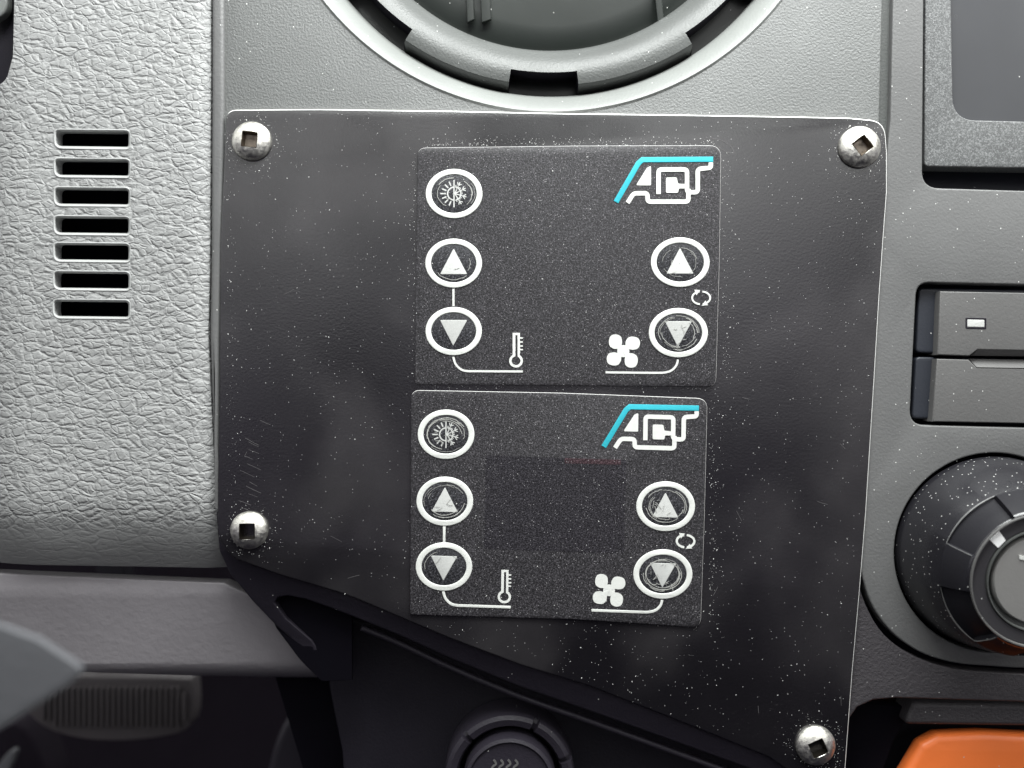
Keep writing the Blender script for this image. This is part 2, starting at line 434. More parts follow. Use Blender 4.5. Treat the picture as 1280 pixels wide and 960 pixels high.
# fragment behind the trim at the top left corner
tf = thing('door_trim_corner', W(4, 40, 0.008), 'sliver of black trim with a pale round tip at the top left corner', 'trim')
flat('black_edge', [(-60, -60), (20, -60), (20, 110), (-60, 130)], 0.010, 0.004, 1, 'dark', tf)
flat('pale_tip', cat([(-20, -30), (4, -26), (9, 0), (6, 14), (-4, 22), (-20, 24)], 4, True), 0.005, 0.003, 3, 'rim', tf)

# ================================================================ centre fascia with the round vent opening
VX, VZ = W(690, -226, 0.0).x, W(690, -226, 0.0).z      # vent axis
YF = 0.0013
fo = [(279, -720), (1103, -720), (1103, 0), (1099, 150), (1070, 700), (1040, 940), (600, 800), (285, 690), (277, 640), (273, 500), (278, 300), (280, 120)]
hole = ell(640 + VX/S/1.0054, 480 - VZ/S/1.0054, 362.5, 362.5, 160)
fs = thing('centre_fascia', W(690, 300, 0.002), 'grey grained plastic fascia around the round vent, behind the black plate', 'fascia')
flat('fascia_panel', [fo, hole], YF, 0.0035, 2, 'fascia', fs)
flat('edge_bead', rnd([(264.5, -720), (279.5, -720), (280, 130), (277.5, 300), (274, 420), (273, 560), (274, 640), (271, 640), (266, 540), (262, 420), (263.5, 320), (264.5, 100)], 0), 0.0004, 0.0035, 5, 'console', fs, None, 4)

# lower shroud, its shade painted in as dark plastic: band under the plate's slanted edge, with a pocket
rim_line = [(339, 757), (344, 750), (357, 747), (380, 751), (409, 761), (450, 777), (497, 796), (562, 826), (650, 862), (737, 892), (860, 936), (930, 961), (1040, 1000)]
band = [(270, 640), (274, 690), (285, 721), (312, 758), (340, 791), (372, 822), (401, 845), (405, 850), (403, 840), (384, 808), (352, 778)] + rim_line + [(1046, 1020), (1046, 880), (700, 700), (500, 640)]
def band_fn(me):
    cut_grid(me, [W(260+12*i, 0).x for i in range(72)], [W(0, 640+10*i).z for i in range(46)])
    for v in me.vertices:
        f = (D+0.002)/D; px = 640+v.co.x/S/f; py = 480-v.co.z/S/f
        d = (py - (690 + (px-285)*0.385))          # distance below the plate's slanted edge
        v.co.y += 0.00007*max(0, min(d, 90)) if px > 330 else 0.00007*max(0, min(d, 90))
sh = thing('lower_shroud', W(700, 880, 0.004), 'slanted shroud coloured dark for its shade, with a moulded pocket under the black plate', 'shroud')
flat('shroud_band', [band], 0.0018, 0.004, 2.2, 'shroud', sh, band_fn)
lipc = [(p[0]+1, p[1]+8.5) for p in rim_line[5:]]
def lip_fn(me):
    for v in me.vertices:
        px = 640+v.co.x/S/1.03
        v.co.y -= 0.0022*max(0, min(1, (px-430)/450))
flat('pocket_lip', stroke(cat(lipc, 5), 7), 0.0078, 0.003, 3.2, 'shroud', sh, lip_fn, 4)
flat('pocket_flap', [[(401, 770), (520, 790), (700, 850), (960, 960), (1080, 1000), (1080, 1140), (440, 1140), (428, 940), (412, 860)]], 0.022, 0.003, 2, 'dark', sh)
flat('pocket_corner', [(330, 742), (365, 742), (440, 765), (440, 850), (402, 852), (375, 825), (345, 785)], 0.008, 0.002, 1, 'black', sh)

# ================================================================ round air vent
va_ = thing('round_air_vent', Vector((VX, 0.006, VZ)), 'large round grey air vent with notched collar above the black plate', 'air vent')
link('bezel_ring', lathe_mesh(VX, VZ, [(366.5, 0.00125), (364, 0.0009), (360, 0.0012), (350, 0.0028), (342, 0.0046), (337, 0.0066), (334.5, 0.009), (334, 0.016)], 'rim', 256), va_)
def notch(a):
    a = a % 360; d = a - 270   # degrees from straight down
    d = (d + 180) % 360 - 180
    for lo, hi in ((-9.6, 6.2), (33.2, 52), (-53, -34.5), (75, 92), (-93, -76), (114, 130), (-131, -115), (155, 172)):
        if lo < d < hi: return True
    return False
prof = [(333, 0.0095), (331.5, 0.0070), (329.5, 0.0042), (327, 0.0036), (319, 0.0033), (311, 0.0033), (300, 0.0038), (288, 0.0052), (279, 0.0074), (273, 0.0095), (270, 0.016)]
def notch_walls():
    bm = bmesh.new()
    def ring_wall(r, y0, y1):
        for i in range(720):
            a = (i+.5)*.5
            if not notch(a): continue
            t0, t1 = math.radians(i*.5), math.radians(i*.5+.5)
            q = [bm.verts.new((VX+r*S*math.cos(t), y, VZ+r*S*math.sin(t))) for t, y in ((t0, y0), (t1, y0), (t1, y1), (t0, y1))]; bm.faces.new(q)
    ring_wall(311, 0.0033, 0.0125)
    for i in range(720):
        if notch((i+.5)*.5) != notch((i-.5)*.5):
            t = math.radians(i*.5); c_, s_ = math.cos(t), math.sin(t)
            q = [bm.verts.new((VX+r*S*c_, y, VZ+r*S*s_)) for r, y in ((311, .0033), (327, .0036), (329.5, .0042), (334, .0085), (334, .0125), (311, .0125))]; bm.faces.new(q)
    me = bpy.data.meshes.new('w'); bm.to_mesh(me); bm.free(); me.materials.append(M['dark']); return me
cm = join([lathe_mesh(VX, VZ, prof, 'vent', 720, lambda k, a: not (k < 5 and notch(a))), notch_walls()])
bm = bmesh.new(); bm.from_mesh(cm); bmesh.ops.remove_doubles(bm, verts=bm.verts, dist=2e-6); bm.to_mesh(cm); bm.free()
link('collar', cm, va_)
link('vent_floor', lathe_mesh(VX, VZ, [(341, 0.0115), (300, 0.0115)], 'flap', 128), va_)
link('vent_flap', lathe_mesh(VX, VZ, [(272, 0.0140), (262, 0.0128), (235, 0.0124), (180, 0.0118), (90, 0.0113), (8, 0.0112)], 'flap', 160, None, None, True), va_)
for px, w_ in ((588, 9), (606, 12), (812, 8)):
    flat('vane', [(px-16, -220), (px-16+w_, -220), (px+w_+(-4 if px < 700 else 10), 24), (px+(-4 if px < 700 else 10), 28)], 0.0104, 0.0012, 1.0, 'flap', va_)

# ================================================================ right console
con = thing('right_console', W(1250, 400, 0.003), 'grey plastic console panel along the right edge holding screen, switches and knob', 'console')
c_left = [(1117, -400), (1116, 0), (1113, 150), (1096, 300), (1080, 480), (1068, 640), (1073, 700)]
c_bot = [(1078, 722), (1088, 752), (1104, 778), (1126, 800), (1156, 818), (1195, 829), (1240, 833), (1300, 836), (1560, 842)]
scr_hole = rnd([(1158, -380), (1540, -380), (1540, 246), (1153, 234.5)], [10, 10, 10, 22], 8)
sw_hole = rnd([(1146, 353), (1540, 362), (1540, 541), (1137, 531)], [17, 10, 10, 19], 8)
flat('console_panel', [c_left + cat(c_bot, 4) + [(1560, -400)], scr_hole, sw_hole, ell(1242.5, 690.8, 124.5, 124.5, 120)], 0.0014, 0.005, 2.4, 'console', con, None, 4)
flat('console_groove', [(1100, -400), (1120, -400), (1116, 200), (1096, 200)], 0.0036, 0.001, 0, 'vent', con)
flat('recess_back', [(1140, -400), (1560, -400), (1560, 560), (1125, 560)], 0.0145, 0.001, 0, 'blue_dark', con)
off = [(x - (6 if i < 4 else 3), y + (3 if i < 2 else 6.5)) for i, (x, y) in enumerate(c_bot)]
low = [(1060, 690)] + cat(off, 3) + [(1560, 886), (1300, 878), (1120, 872.5), (1092, 875), (1072, 884), (1062, 898), (1057, 960), (1040, 960)]
flat('lower_console_panel', low, 0.0022, 0.005, 2.4, 'console_low', con, None, 4)
flat('groove_back', stroke([(1060, 700)] + c_bot, 30), 0.0062, 0.001, 0, 'black', con)
flat('knob_shadow_gap', ell(1242.5, 690.8, 132, 132, 60), 0.0075, 0.001, 0, 'black', con)  # black-backed gap added to give the knob its contact shadow
flat('pocket_back', [(1040, 860), (1560, 860), (1560, 1160), (1040, 1160)], 0.022, 0.001, 0, 'dark', con)
flat('pocket_shelf', rnd([(1142, 878), (1560, 886), (1560, 912), (1130, 906)], 6), 0.0075, 0.010, 6, 'console_low', con, None, 4)
flat('pocket_side', rnd([(1040, 895), (1075, 880), (1142, 884), (1118, 925), (1090, 1000), (1040, 1060)], [0, 20, 8, 8, 8, 0]), 0.012, 0.004, 2, 'black', con)
# display
dp = thing('dash_display', W(1350, 0, 0.005), 'dark grey screen in a sparkly grained bezel, top right corner', 'display')
flat('bezel', [rnd([(1159, -380), (1530, -380), (1530, 214), (1155.5, 208)], [8, 8, 8, 6]), rnd([(1184, -330), (1500, -330), (1500, 157), (1191.5, 149.5)], [10, 10, 10, 30], 8)], 0.0040, 0.006, 2.0, 'bezel', dp, None, 4)
flat('screen', [(1170, -350), (1520, -350), (1520, 175), (1175, 165)], 0.0068, 0.001, 0, 'screen', dp)
# switches
def switch(label, body, face, wedge, ind):
    t = thing('push_switch', W(1300, (face[0][1]+face[-1][1])/2, 0.002), label, 'switch', 'push switches on the right console')
    flat('body', rnd(body, [6, 0, 0, 6]), 0.0040, 0.009, 2.5, 'blue_dark', t)
    flat('face', face, 0.0012, 0.006, 1.6, 'switch', t, None, 4)
    bm = bmesh.new()
    q = [bm.verts.new(W(x, y, d)) for x, y, d in wedge]; bm.faces.new(q[:4]); 
    back = [bm.verts.new(v.co + Vector((0, 0.0012, 0))) for v in q]
    bm.faces.new(back[::-1])
    for i in range(4): bm.faces.new((q[i], back[i], back[(i+1) % 4], q[(i+1) % 4]))
    bmesh.ops.recalc_face_normals(bm, faces=bm.faces)
    me = bpy.data.meshes.new('w'); bm.to_mesh(me); bm.free(); me.materials.append(M['switch']); link('finger_notch', me, t)
    if ind:
        x0, y0, x1, y1 = ind
        fr = flat('indicator_frame', [rnd([(x0-2, y0-2), (x1+2, y0-1.5), (x1+2, y1+2.5), (x0-2, y1+2)], 1.5), rnd([(x0, y0), (x1, y0+.5), (x1, y1+.5), (x0, y1)], 1)], 0.00112, 0.0007, 0.4, 'dark', t)
        flat('indicator_lens', rnd([(x0+.4, y0+.4), (x1-.4, y0+.9), (x1-.4, y1), (x0+.4, y1-.4)], 1), 0.00108, 0.0006, 0.6, 'silver', fr)
    return t
switch('upper grey push switch with a small rectangular indicator, near the right edge', [(1149, 360), (1540, 366), (1540, 452), (1145, 441)],
       [(1175, 364), (1535, 371), (1535, 443), (1222, 437), (1212, 445), (1172, 443.5)],
       [(1214, 444.5, .003), (1535, 449, .003), (1535, 443, .0012), (1222, 437, .0012)], (1209, 399, 1231, 409))
switch('lower plain grey push switch with a bright notched top edge, below the indicator switch', [(1145, 446), (1540, 456), (1540, 534), (1140, 523)],
       [(1171, 448.5), (1211, 449.5), (1221, 459.5), (1535, 465), (1535, 534), (1165.5, 527)],
       [(1211, 448.5, .0036), (1535, 453.5, .0036), (1535, 464.5, .0011), (1221, 459, .0011)], None)

# rotary knob
KX, KZ = 606*S, -212*S
kn = thing('rotary_knob', Vector((KX, 0.002, KZ)), 'large dark dusty rotary knob with a white marker, at the right edge', 'knob')
FC = [137, 213, 287, 2, 67]
def facet(a):
    for c in FC:
        d = (a - c + 180) % 360 - 180
        if abs(d) < 22: return 1.0
        if abs(d) < 23.5: return (23.5-abs(d))/1.5
    return 0.0
def kmod(r, y, a):
    k = facet(a)
    if 77 < r < 100.5: return r - 4.5*k*min(1, (100.5-r)/2), y + 0.0009*k
    if r > 100: return r - 2.5*max(0, math.cos(math.radians((a-175)*5)))*min(1, (121-r)/12+0.0), y
    return r, y
kp = [(121, 0.0030, 0), (121, 0.0004, 0), (119.8, -0.0012, 0), (117, -0.0040, 0), (113, -0.0078, 0), (109, -0.0110, 0), (104.5, -0.0140, 0), (100.6, -0.0160, 0), (99.9, -0.0164, 1), (97.5, -0.0173, 1), (91, -0.0196, 1), (85, -0.0213, 1), (81.5, -0.0220, 0), (79.8, -0.0225, 0), (77.6, -0.0225, 0), (76.8, -0.0219, 0), (76, -0.0212, 0)]
link('grip', lathe_mesh(KX, KZ, kp, ('knob', 'knob_facet'), 720, None, kmod), kn, 25)
def facet_lines():
    mes = []
    for c in FC:
        bm = bmesh.new(); pts = []
        for k in range(25):
            a = math.radians(c - 22.5 + 45*k/24); pts.append((KX+99.9*S*math.cos(a), -0.01625, KZ+99.9*S*math.sin(a)))
        for r, y in ((97.5, -.0173), (91, -.0196), (85, -.0213), (81.5, -0.022)):
            a = math.radians(c+22.8); pts.append((KX+r*S*math.cos(a), y, KZ+r*S*math.sin(a)))
        prev = None
        for i, p in enumerate(pts):
            w = 0.00020*(0.4 + 0.6*math.sin(math.pi*min(1, (i+1)/len(pts))))
            p = Vector(p); ring = [bm.verts.new(p + Vector((w*math.cos(t), w*.8*math.sin(t*1.0), w*math.sin(t)))) for t in (0, 2.1, 4.2)]
            if prev:
                for q in range(3): bm.faces.new((prev[q], prev[(q+1) % 3], ring[(q+1) % 3], ring[q]))
            prev = ring
        bmesh.ops.recalc_face_normals(bm, faces=bm.faces)
        me = bpy.data.meshes.new('f'); bm.to_mesh(me); bm.free(); me.materials.append(M['console']); mes.append(me)
    return mes
for me_ in facet_lines(): link('facet_highlight', me_, kn)  # highlights on the facet edges, laid on as strips of lighter plastic
link('rim_highlight', lathe_mesh(KX, KZ, [(78.6, -0.0225), (77.9, -0.0230), (76.4, -0.0230), (75.6, -0.0224)], 'switch', 128), kn)  # light on the rim put in as a ring of paler plastic
link('dial_ring', lathe_mesh(KX, KZ, [(76, -0.0219), (75, -0.0222), (61.2, -0.0222), (60, -0.0220), (59.6, -0.0214)], 'knob_ring', 128), kn)
link('inner_rim', lathe_mesh(KX, KZ, [(59.8, -0.0216), (59.4, -0.0227), (58, -0.0227), (57.4, -0.0204), (53.2, -0.0202), (52.4, -0.0209)], ('vent',), 128), kn)
link('dial_face', lathe_mesh(KX, KZ, [(52.2, -0.0200), (51.6, -0.0216), (50, -0.0221), (30, -0.0223)], 'knob_face', 128, None, None, True), kn)
def local_me(pts, y, thick, mat):
    bm = bmesh.new(); a = [bm.verts.new((KX+x*S, y, KZ+z*S)) for x, z in pts]; b = [bm.verts.new((KX+x*S, y+thick, KZ+z*S)) for x, z in pts]
    bm.faces.new(a); bm.faces.new(b[::-1])
    for i in range(len(a)): bm.faces.new((a[i], b[i], b[(i+1) % len(a)], a[(i+1) % len(a)]))
    bmesh.ops.recalc_face_normals(bm, faces=bm.faces); me = bpy.data.meshes.new('m'); bm.to_mesh(me); bm.free(); me.materials.append(M[mat]); return me
def pol(r, a): return (r*math.cos(math.radians(a)), r*math.sin(math.radians(a)))
link('marker', local_me([pol(61.5, 131), pol(74.5, 130), pol(74.5, 141), pol(61.5, 142)], -0.0224, 0.0004, 'lit_white'), kn, 0)
link('dial_symbol', local_me([pol(35, 134), pol(39, 130), pol(33, 122), pol(29, 126)], -0.0225, 0.0004, 'white'), kn, 0)
kn.rotation_euler = Vector((0, -1, 0)).rotation_difference(Vector((-7, -127, -12)).normalized()).to_euler()

# orange button
ob = flat('orange_button', rnd([(1116, 992), (1152, 931), (1174, 919), (1230, 917), (1330, 922), (1540, 936), (1540, 1100), (1118, 1100)], [4, 14, 14, 10, 0, 0, 0, 0], 6), 0.008, 0.006, 9, 'orange', None, None, 2)
tag(ob, 'bright orange chamfered button in the dark pocket at the bottom right corner', 'button')

# ================================================================ lower black knob inside the pocket
LK = W(637, 968, 0.012)
lk = thing('small_rotary_knob', LK, 'small black knob with a notched ring in the shadowed pocket below the plate', 'knob')
def lkmod(r, y, a):
    if 66 < r < 95 and y < 0.0118:
        for c in (135, 65, 20, -25, 180, 225, 270):
            d = (a-c+180) % 360-180
            if abs(d) < 2.2: return r, y+0.0018
    return r, y
link('notched_ring', lathe_mesh(LK.x, LK.z, [(85, 0.021), (85, 0.0098), (83, 0.0088), (78, 0.0082), (70, 0.0086), (67, 0.0098), (66, 0.013)], 'shroud', 360, None, lkmod), lk, 25)
link('cap', lathe_mesh(LK.x, LK.z, [(60, 0.013), (60, 0.0072), (58, 0.0060), (54, 0.0056), (51, 0.0062), (30, 0.0064)], 'shroud', 96, None, None, True), lk)
def heat_me():
    return join([flat_mesh([stroke(cat([(618+x, 966), (615+x, 960), (620+x, 955), (617+x, 950)], 4), 2.4)], 0.0061, 0.0003, 0, 1, ('switch',)) for x in (0, 9, 18, 27)])
link('cap_symbol', heat_me(), lk)

# ================================================================ black mounting plate
plate_pts = [(283, 137), (400, 136), (560, 138), (700, 141), (850, 143), (1000, 145.5), (1062, 147), (1106, 151), (1109, 190), (1109, 240), (1104.5, 300), (1099, 380), (1093, 480), (1088, 560), (1083, 640), (1075, 740), (1066, 840), (1057, 962),
             (1050, 1010), (962, 947), (860, 906), (737, 858), (650, 831), (562, 798), (444, 748), (425, 741), (350, 719), (292, 698), (272, 672), (272, 600), (274, 500), (275, 300), (280, 200)]
pr = [13, 0, 0, 0, 0, 0, 0, 34] + [0]*10 + [0, 30, 30, 0, 30, 30, 0, 0, 20, 18, 24, 0, 0, 0, 0]
def plate_fn(me): edge_mat(me, lambda n, c: (n.z > 0.25 and n.y < 0.4) or (n.x > 0.35 and n.y < 0.4 and n.z > -0.6))
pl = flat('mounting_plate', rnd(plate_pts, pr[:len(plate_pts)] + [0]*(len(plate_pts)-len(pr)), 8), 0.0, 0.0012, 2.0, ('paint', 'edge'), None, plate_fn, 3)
tag(pl, 'black painted metal plate with bare bright edges, screwed over the fascia', 'mounting plate')

def plate_scratches():
    rs = random.Random(5); mes = []
    def one(x, y, l, a, w, i):
        pts = [(x + l*t*math.cos(a) , y + l*t*math.sin(a) + .35*math.sin(t*3+i)) for t in (0, .3, .6, 1)]
        mes.append(flat_mesh([stroke(pts, w)], -0.00002-0.0000005*i, 0.00003, 0, 1, ('smear',)))
    for i in range(11): one(298 + rs.uniform(0, 14), 546 + i*9 + rs.uniform(-3, 3), rs.uniform(7, 22), rs.uniform(.38, .5), rs.uniform(.3, .6), i)
    for i in range(26): one(rs.uniform(300, 1060), rs.uniform(160, 900) , rs.uniform(4, 16), rs.uniform(0, 3.1), rs.uniform(.3, .6), 20+i)
    mes.append(flat_mesh([stroke(cat([(890, 173), (903, 176), (914, 184), (917, 191), (908, 190), (899, 184)], 4), .9)], -0.00006, 0.00003, 0, 1, ('smear',)))
    return mes
def on_plate(me):
    bm = bmesh.new(); bm.from_mesh(me)
    kill = [v for v in bm.verts if (480 - v.co.z/S) > 688 + (640+v.co.x/S-292)*0.372]
    bmesh.ops.delete(bm, geom=kill, context='VERTS'); bm.to_mesh(me); bm.free(); return me
for me_ in plate_scratches():
    me_ = on_plate(me_)
    if len(me_.polygons): link('scratch', me_, pl)

# ================================================================ screws
def screw_me(cx, cz, R, ang, sq, deep):
    bm = bmesh.new(); n = 48; rows = []
    def sqpt(t, h):
        a = (t - ang) ; c, s = math.cos(a), math.sin(a); k = h/max(abs(c), abs(s))
        return (k*math.cos(t), k*math.sin(t))
    hgt = 0.0026
    for kk, u in enumerate((0, 0.06, 0.18, 0.36, 0.56, 0.74, 0.88, 0.96, 1.0)):
        row = []
        for i in range(n):
            t = ang + math.pi/4 + 2*math.pi*i/n
            sx_, sz_ = sqpt(t, sq); x = sx_*(1-u) + R*math.cos(t)*u; z = sz_*(1-u) + R*math.sin(t)*u
            r = min(1, math.hypot(x, z)/R); y = -hgt*math.sqrt(max(0, 1 - (r*0.985)**2.3))
            if u == 0: y += 0.00022
            row.append(bm.verts.new((cx+x*S, y-0.0001, cz+z*S)))
        rows.append(row)
    base = [bm.verts.new((cx+R*S*math.cos(ang+math.pi/4+2*math.pi*i/n), 0.0004, cz+R*S*math.sin(ang+math.pi/4+2*math.pi*i/n))) for i in range(n)]
    rows.append(base)
    for a, b in zip(rows, rows[1:]):
        for i in range(n): bm.faces.new((a[i], a[(i+1) % n], b[(i+1) % n], b[i]))
    bmesh.ops.recalc_face_normals(bm, faces=bm.faces)
    me = bpy.data.meshes.new('screw'); bm.to_mesh(me); bm.free(); me.materials.append(M['screw'])
    bm = bmesh.new(); top = []; bot = []
    for i in range(n):
        t = ang + math.pi/4 + 2*math.pi*i/n; x, z = sqpt(t, sq)
        top.append(bm.verts.new((cx+x*S, -hgt+0.0001, cz+z*S))); bot.append(bm.verts.new((cx+x*S*.8, (0.0002 if deep else -0.0006), cz+z*S*.8)))
    for i in range(n): bm.faces.new((top[i], top[(i+1) % n], bot[(i+1) % n], bot[i]))
    bm.faces.new(bot[::-1]); 
    ms = bpy.data.meshes.new('sock'); bm.to_mesh(ms); bm.free(); ms.materials.append(M['socket' if deep else 'socket_light'])
    return me, ms
for px, py, R, ang, lab in ((315, 177, 24.5, -6, 'dull square-socket screw in the upper left corner of the plate'),
                            (1074, 184.5, 26, 38, 'bright screw with a diagonal square socket in the upper right corner of the plate'),
                            (312, 662.5, 23.5, 1, 'square-socket screw with a black hole near the lower left corner of the plate'),
                            (1019, 931, 24.5, 24, 'square-socket screw at the bottom right of the plate')):
    w = W(px, py, 0); t = thing('socket_screw', w, lab, 'screw', 'screws holding the black plate')
    a, b = screw_me(w.x, w.z, R, math.radians(ang), 9.3, py > 400)
    link('head', a, t, 40); link('socket', b, t, 20)

# ================================================================ two climate control panels
def ident(p): return p
def shift2(p):      # the lower panel sits slightly turned
    x, y = p[0]-567, p[1]-242
    return (557 + 0.9745*x - 0.0125*y, 543 + 0.0265*x + 0.962*y)

def panel(mp, outline, radii, label, heavy, scr, win):
    T = lambda pts: [mp(p) for p in pts]
    ctr = mp((710, 332)); t = thing('climate_control_panel', W(*ctr, 0), label, 'control panel', 'climate control panels on the plate')
    def mfn(me):
        edge_mat(me, lambda n, c: (n.z > 0.3 or n.x > 0.4) and n.y < 0.25)
    flat('membrane', rnd(outline, radii, 6), -0.0007, 0.00066, 0.9, ('membrane', 'clear_edge'), t, mfn, 2)
    YM = -0.0007
    if scr:
        dw = flat('display_window', rnd(win, 3), YM-0.00003, 0.0001, 0, 'window', t)
        flat('red_tint', rnd([(706, 572.5), (776, 574.5), (776, 581), (706, 579)], 1), YM-0.00006, 0.00006, 0, 'red', dw)  # red light on the window painted as a dull colour strip
    k = 1.0 + 0.25*heavy
    def button(c, rx, ry, sym, name):
        cx, cy = mp(c)
        b = flat('button', ell(cx, cy, rx-6.5, ry-6.0), YM-0.00010, 0.00018, 0.4, 'button', t)
        flat('button_ring', [ell(cx, cy, rx, ry, 80), ell(cx, cy, rx-7.3, ry-6.9, 80)], YM-0.00024, 0.0003, 0.9, 'white', b, None, 3)
        if sym == 'sun':
            mes = []
            def st(pts, w, lvl=0): mes.append(flat_mesh([stroke([(cx+x, cy+y) for x, y in pts], w)], YM-0.00014-0.00001*lvl, 0.00008, 0, 1, ('silver',)))
            st([(0, -17), (0, 17)], 1.5, 3)                                   # divider
            st([(x, y) for x, y in arc(0, 0, 8, 8, 90, 270, 16)], 1.7, 2)      # half sun
            for a in (112, 135, 158, 180, 202, 225, 248):
                r0, r1 = 10.2, (16 if a != 180 else 17); ca, sa = math.cos(math.radians(a)), -math.sin(math.radians(a))
                st([(r0*ca, r0*sa), (r1*ca, r1*sa)], 1.7, 1)
            for j, a in enumerate((62, 25, -15, -55)):                             # half snowflake
                ca, sa = math.cos(math.radians(a)), -math.sin(math.radians(a)); st([(1, 0), (16*ca, 16*sa)], 1.3, 4+j)
                for r0 in (7, 11.5):
                    for da in (42, -42):
                        cb, sb = math.cos(math.radians(a+da)), -math.sin(math.radians(a+da)); st([(r0*ca, r0*sa), (r0*ca+4.5*cb, r0*sa+4.5*sb)], 1.1, 8+j)
            st([(x, y) for x, y in arc(0, 0, 8.5, 8.5, -80, 80, 14)], 1.2, 13)
            link('sun_snowflake_symbol', join(mes), b)
        else:
            flat('arrow_symbol', rnd([mp(p) for p in sym], 0.8, 2), YM-0.00016, 0.00012, 0.3, 'silver', b)
        return b, cx, cy
    def scratches(b, cx, cy, rr, n, seed, maxr):
        rs = random.Random(seed); mes = []
        for i in range(n):
            a0 = rs.uniform(0, 360); ln = rs.uniform(20, 110); r = rs.uniform(maxr*.72, maxr*.98)
            pts = [(cx+rr*math.cos(math.radians(a0+ln*j/8))*(r+rs.uniform(-.6, .6)), cy+(r+rs.uniform(-.6, .6))*.83*math.sin(math.radians(a0+ln*j/8))) for j in range(9)]
            mes.append(flat_mesh([stroke(pts, rs.uniform(.35, .9))], YM-0.00020-0.000003*i, 0.00004, 0, 1, ('scratch',)))
        for i in range(n//2):
            x, y = cx+rs.uniform(-.6, .6)*maxr, cy+rs.uniform(-.6, .6)*maxr*.8; a = rs.uniform(0, 3.1); l = rs.uniform(4, 10)
            mes.append(flat_mesh([stroke([(x, y), (x+l*math.cos(a)*.5, y+l*math.sin(a)*.5+rs.uniform(-1, 1)), (x+l*math.cos(a), y+l*math.sin(a))], rs.uniform(.3, .7))], YM-0.00030-0.000003*i, 0.00004, 0, 1, ('scratch',)))
        link('scratch', join(mes), b)
    u = lambda x, y: [(x, y-18.5), (x-17, y+13.8), (x+17, y+13.8)]
    d = lambda x, y: [(x-17, y-14), (x+17, y-14), (x-.5, y+18.2)]
    bs = [button((567.5, 242), 35.5, 31, 'sun', 'a'), button((567, 329), 35.5, 30.8, u(567, 329), 'b'), button((567, 414), 35.3, 30.3, d(567, 414), 'c'),
          button((850.4, 327.8), 36.8, 31.2, u(850, 328.3), 'd'), button((848, 416), 37, 31, d(848, 415.5), 'e')]
    for (b, cx, cy), n, q in zip(bs, ((5, 2, 0, 4, 12) if not scr else (14, 8, 2, 14, 20)), range(5)):
        if n: scratches(b, cx, cy, 1, n, q + 10*scr, 27)
    ln = lambda name, loops, mat='white', y=YM-0.00012, b=0.3: flat(name, loops, y, 0.00014, b*heavy, mat, t)
    w = 2.6*k
    ln('link_line', stroke(T([(566.8, 361), (566.8, 382.5)]), w))
    ln('guide_line', stroke(T(cat([(566.5, 446), (569.5, 455), (576, 461.5), (584, 463.8), (600, 464), (653.5, 464.3)], 5)), w))
    ln('guide_line', stroke(T(cat([(847.5, 449.5), (845.5, 456.5), (840, 462.5), (831, 465.6), (815, 466), (757, 465.4)], 5)), w))
    # thermometer
    th = [[(645-4.2, 416), (645+5, 416), (645+5, 443.4)] + arc(645, 451, 8.6, 8.4, 60, -240, 26) + [(640.8, 443.4)]]
    hi = [[(644.2, 419), (647, 419), (647, 445.5)] + arc(645, 451, 5.6, 5.4, 62, -242, 22) + [(644.2, 445.5)]]
    mes = [flat_mesh([T(th[0]), T(hi[0])], YM-0.00012, 0.00014, 0, 1, ('white',))]
    for y in (422.5, 427.5, 432.5, 437): mes.append(flat_mesh([stroke(T([(649.6, y), (653.6, y)]), 1.6)], YM-0.00013, 0.00012, 0, 1, ('white',)))
    link('thermometer_symbol', join(mes), t)
    # fan
    mes = [flat_mesh([T(ell(779.2, 438.8, 7.6, 7.6, 20))], YM-0.00010, 0.00010, 0, 1, ('white',))]
    lobe = cat([(-1.6, -12), (-3.2, -18), (-9, -20.8), (-15.5, -19), (-18, -12.5), (-17, -6.5), (-12.5, -3.2), (-8, -2.6), (-4, -1.5), (-1, 0.5), (0, -1.5), (-2.2, -6.5)], 4, True)
    for q in range(4):
        c_, s_ = ((1, 0), (0, 1), (-1, 0), (0, -1))[q]
        mes.append(flat_mesh([T([(779.2 + x*c_ - y*s_, 438.8 + x*s_ + y*c_) for x, y in lobe])], YM-0.00012-0.00001*q, 0.00012, 0, 1, ('white',)))
    link('fan_symbol', join(mes), t)
    # recirculation arrows
    cx, cy = 876.5, 372.3
    mes = []
    for a0, a1, s in ((100, 262, 1), (280, 442, 2)):
        mes.append(flat_mesh([stroke(T(arc(cx, cy, 11.3, 8, a0, a1, 20)), 2.2*k)], YM-0.00012, 0.00012, 0, 1, ('white',)))
    mes.append(flat_mesh([T([(868, 362), (875.5, 362.5), (870.5, 369)])], YM-0.00014, 0.00012, 0, 1, ('white',)))
    mes.append(flat_mesh([T([(885, 381.5), (877, 382), (882, 375.5)])], YM-0.00014, 0.00012, 0, 1, ('white',)))
    link('recirculation_symbol', join(mes), t)
    # maker's mark: teal bar over interlocked white strokes
    lg = thing_part('logo', W(*mp((830, 226)), YM), t)
    flat('teal_bar', stroke(T([(770, 252.5), (798, 204), (803, 199.6), (891.5, 199)]), 6.6, False), YM-0.00012, 0.00014, 0.3, 'teal', lg)
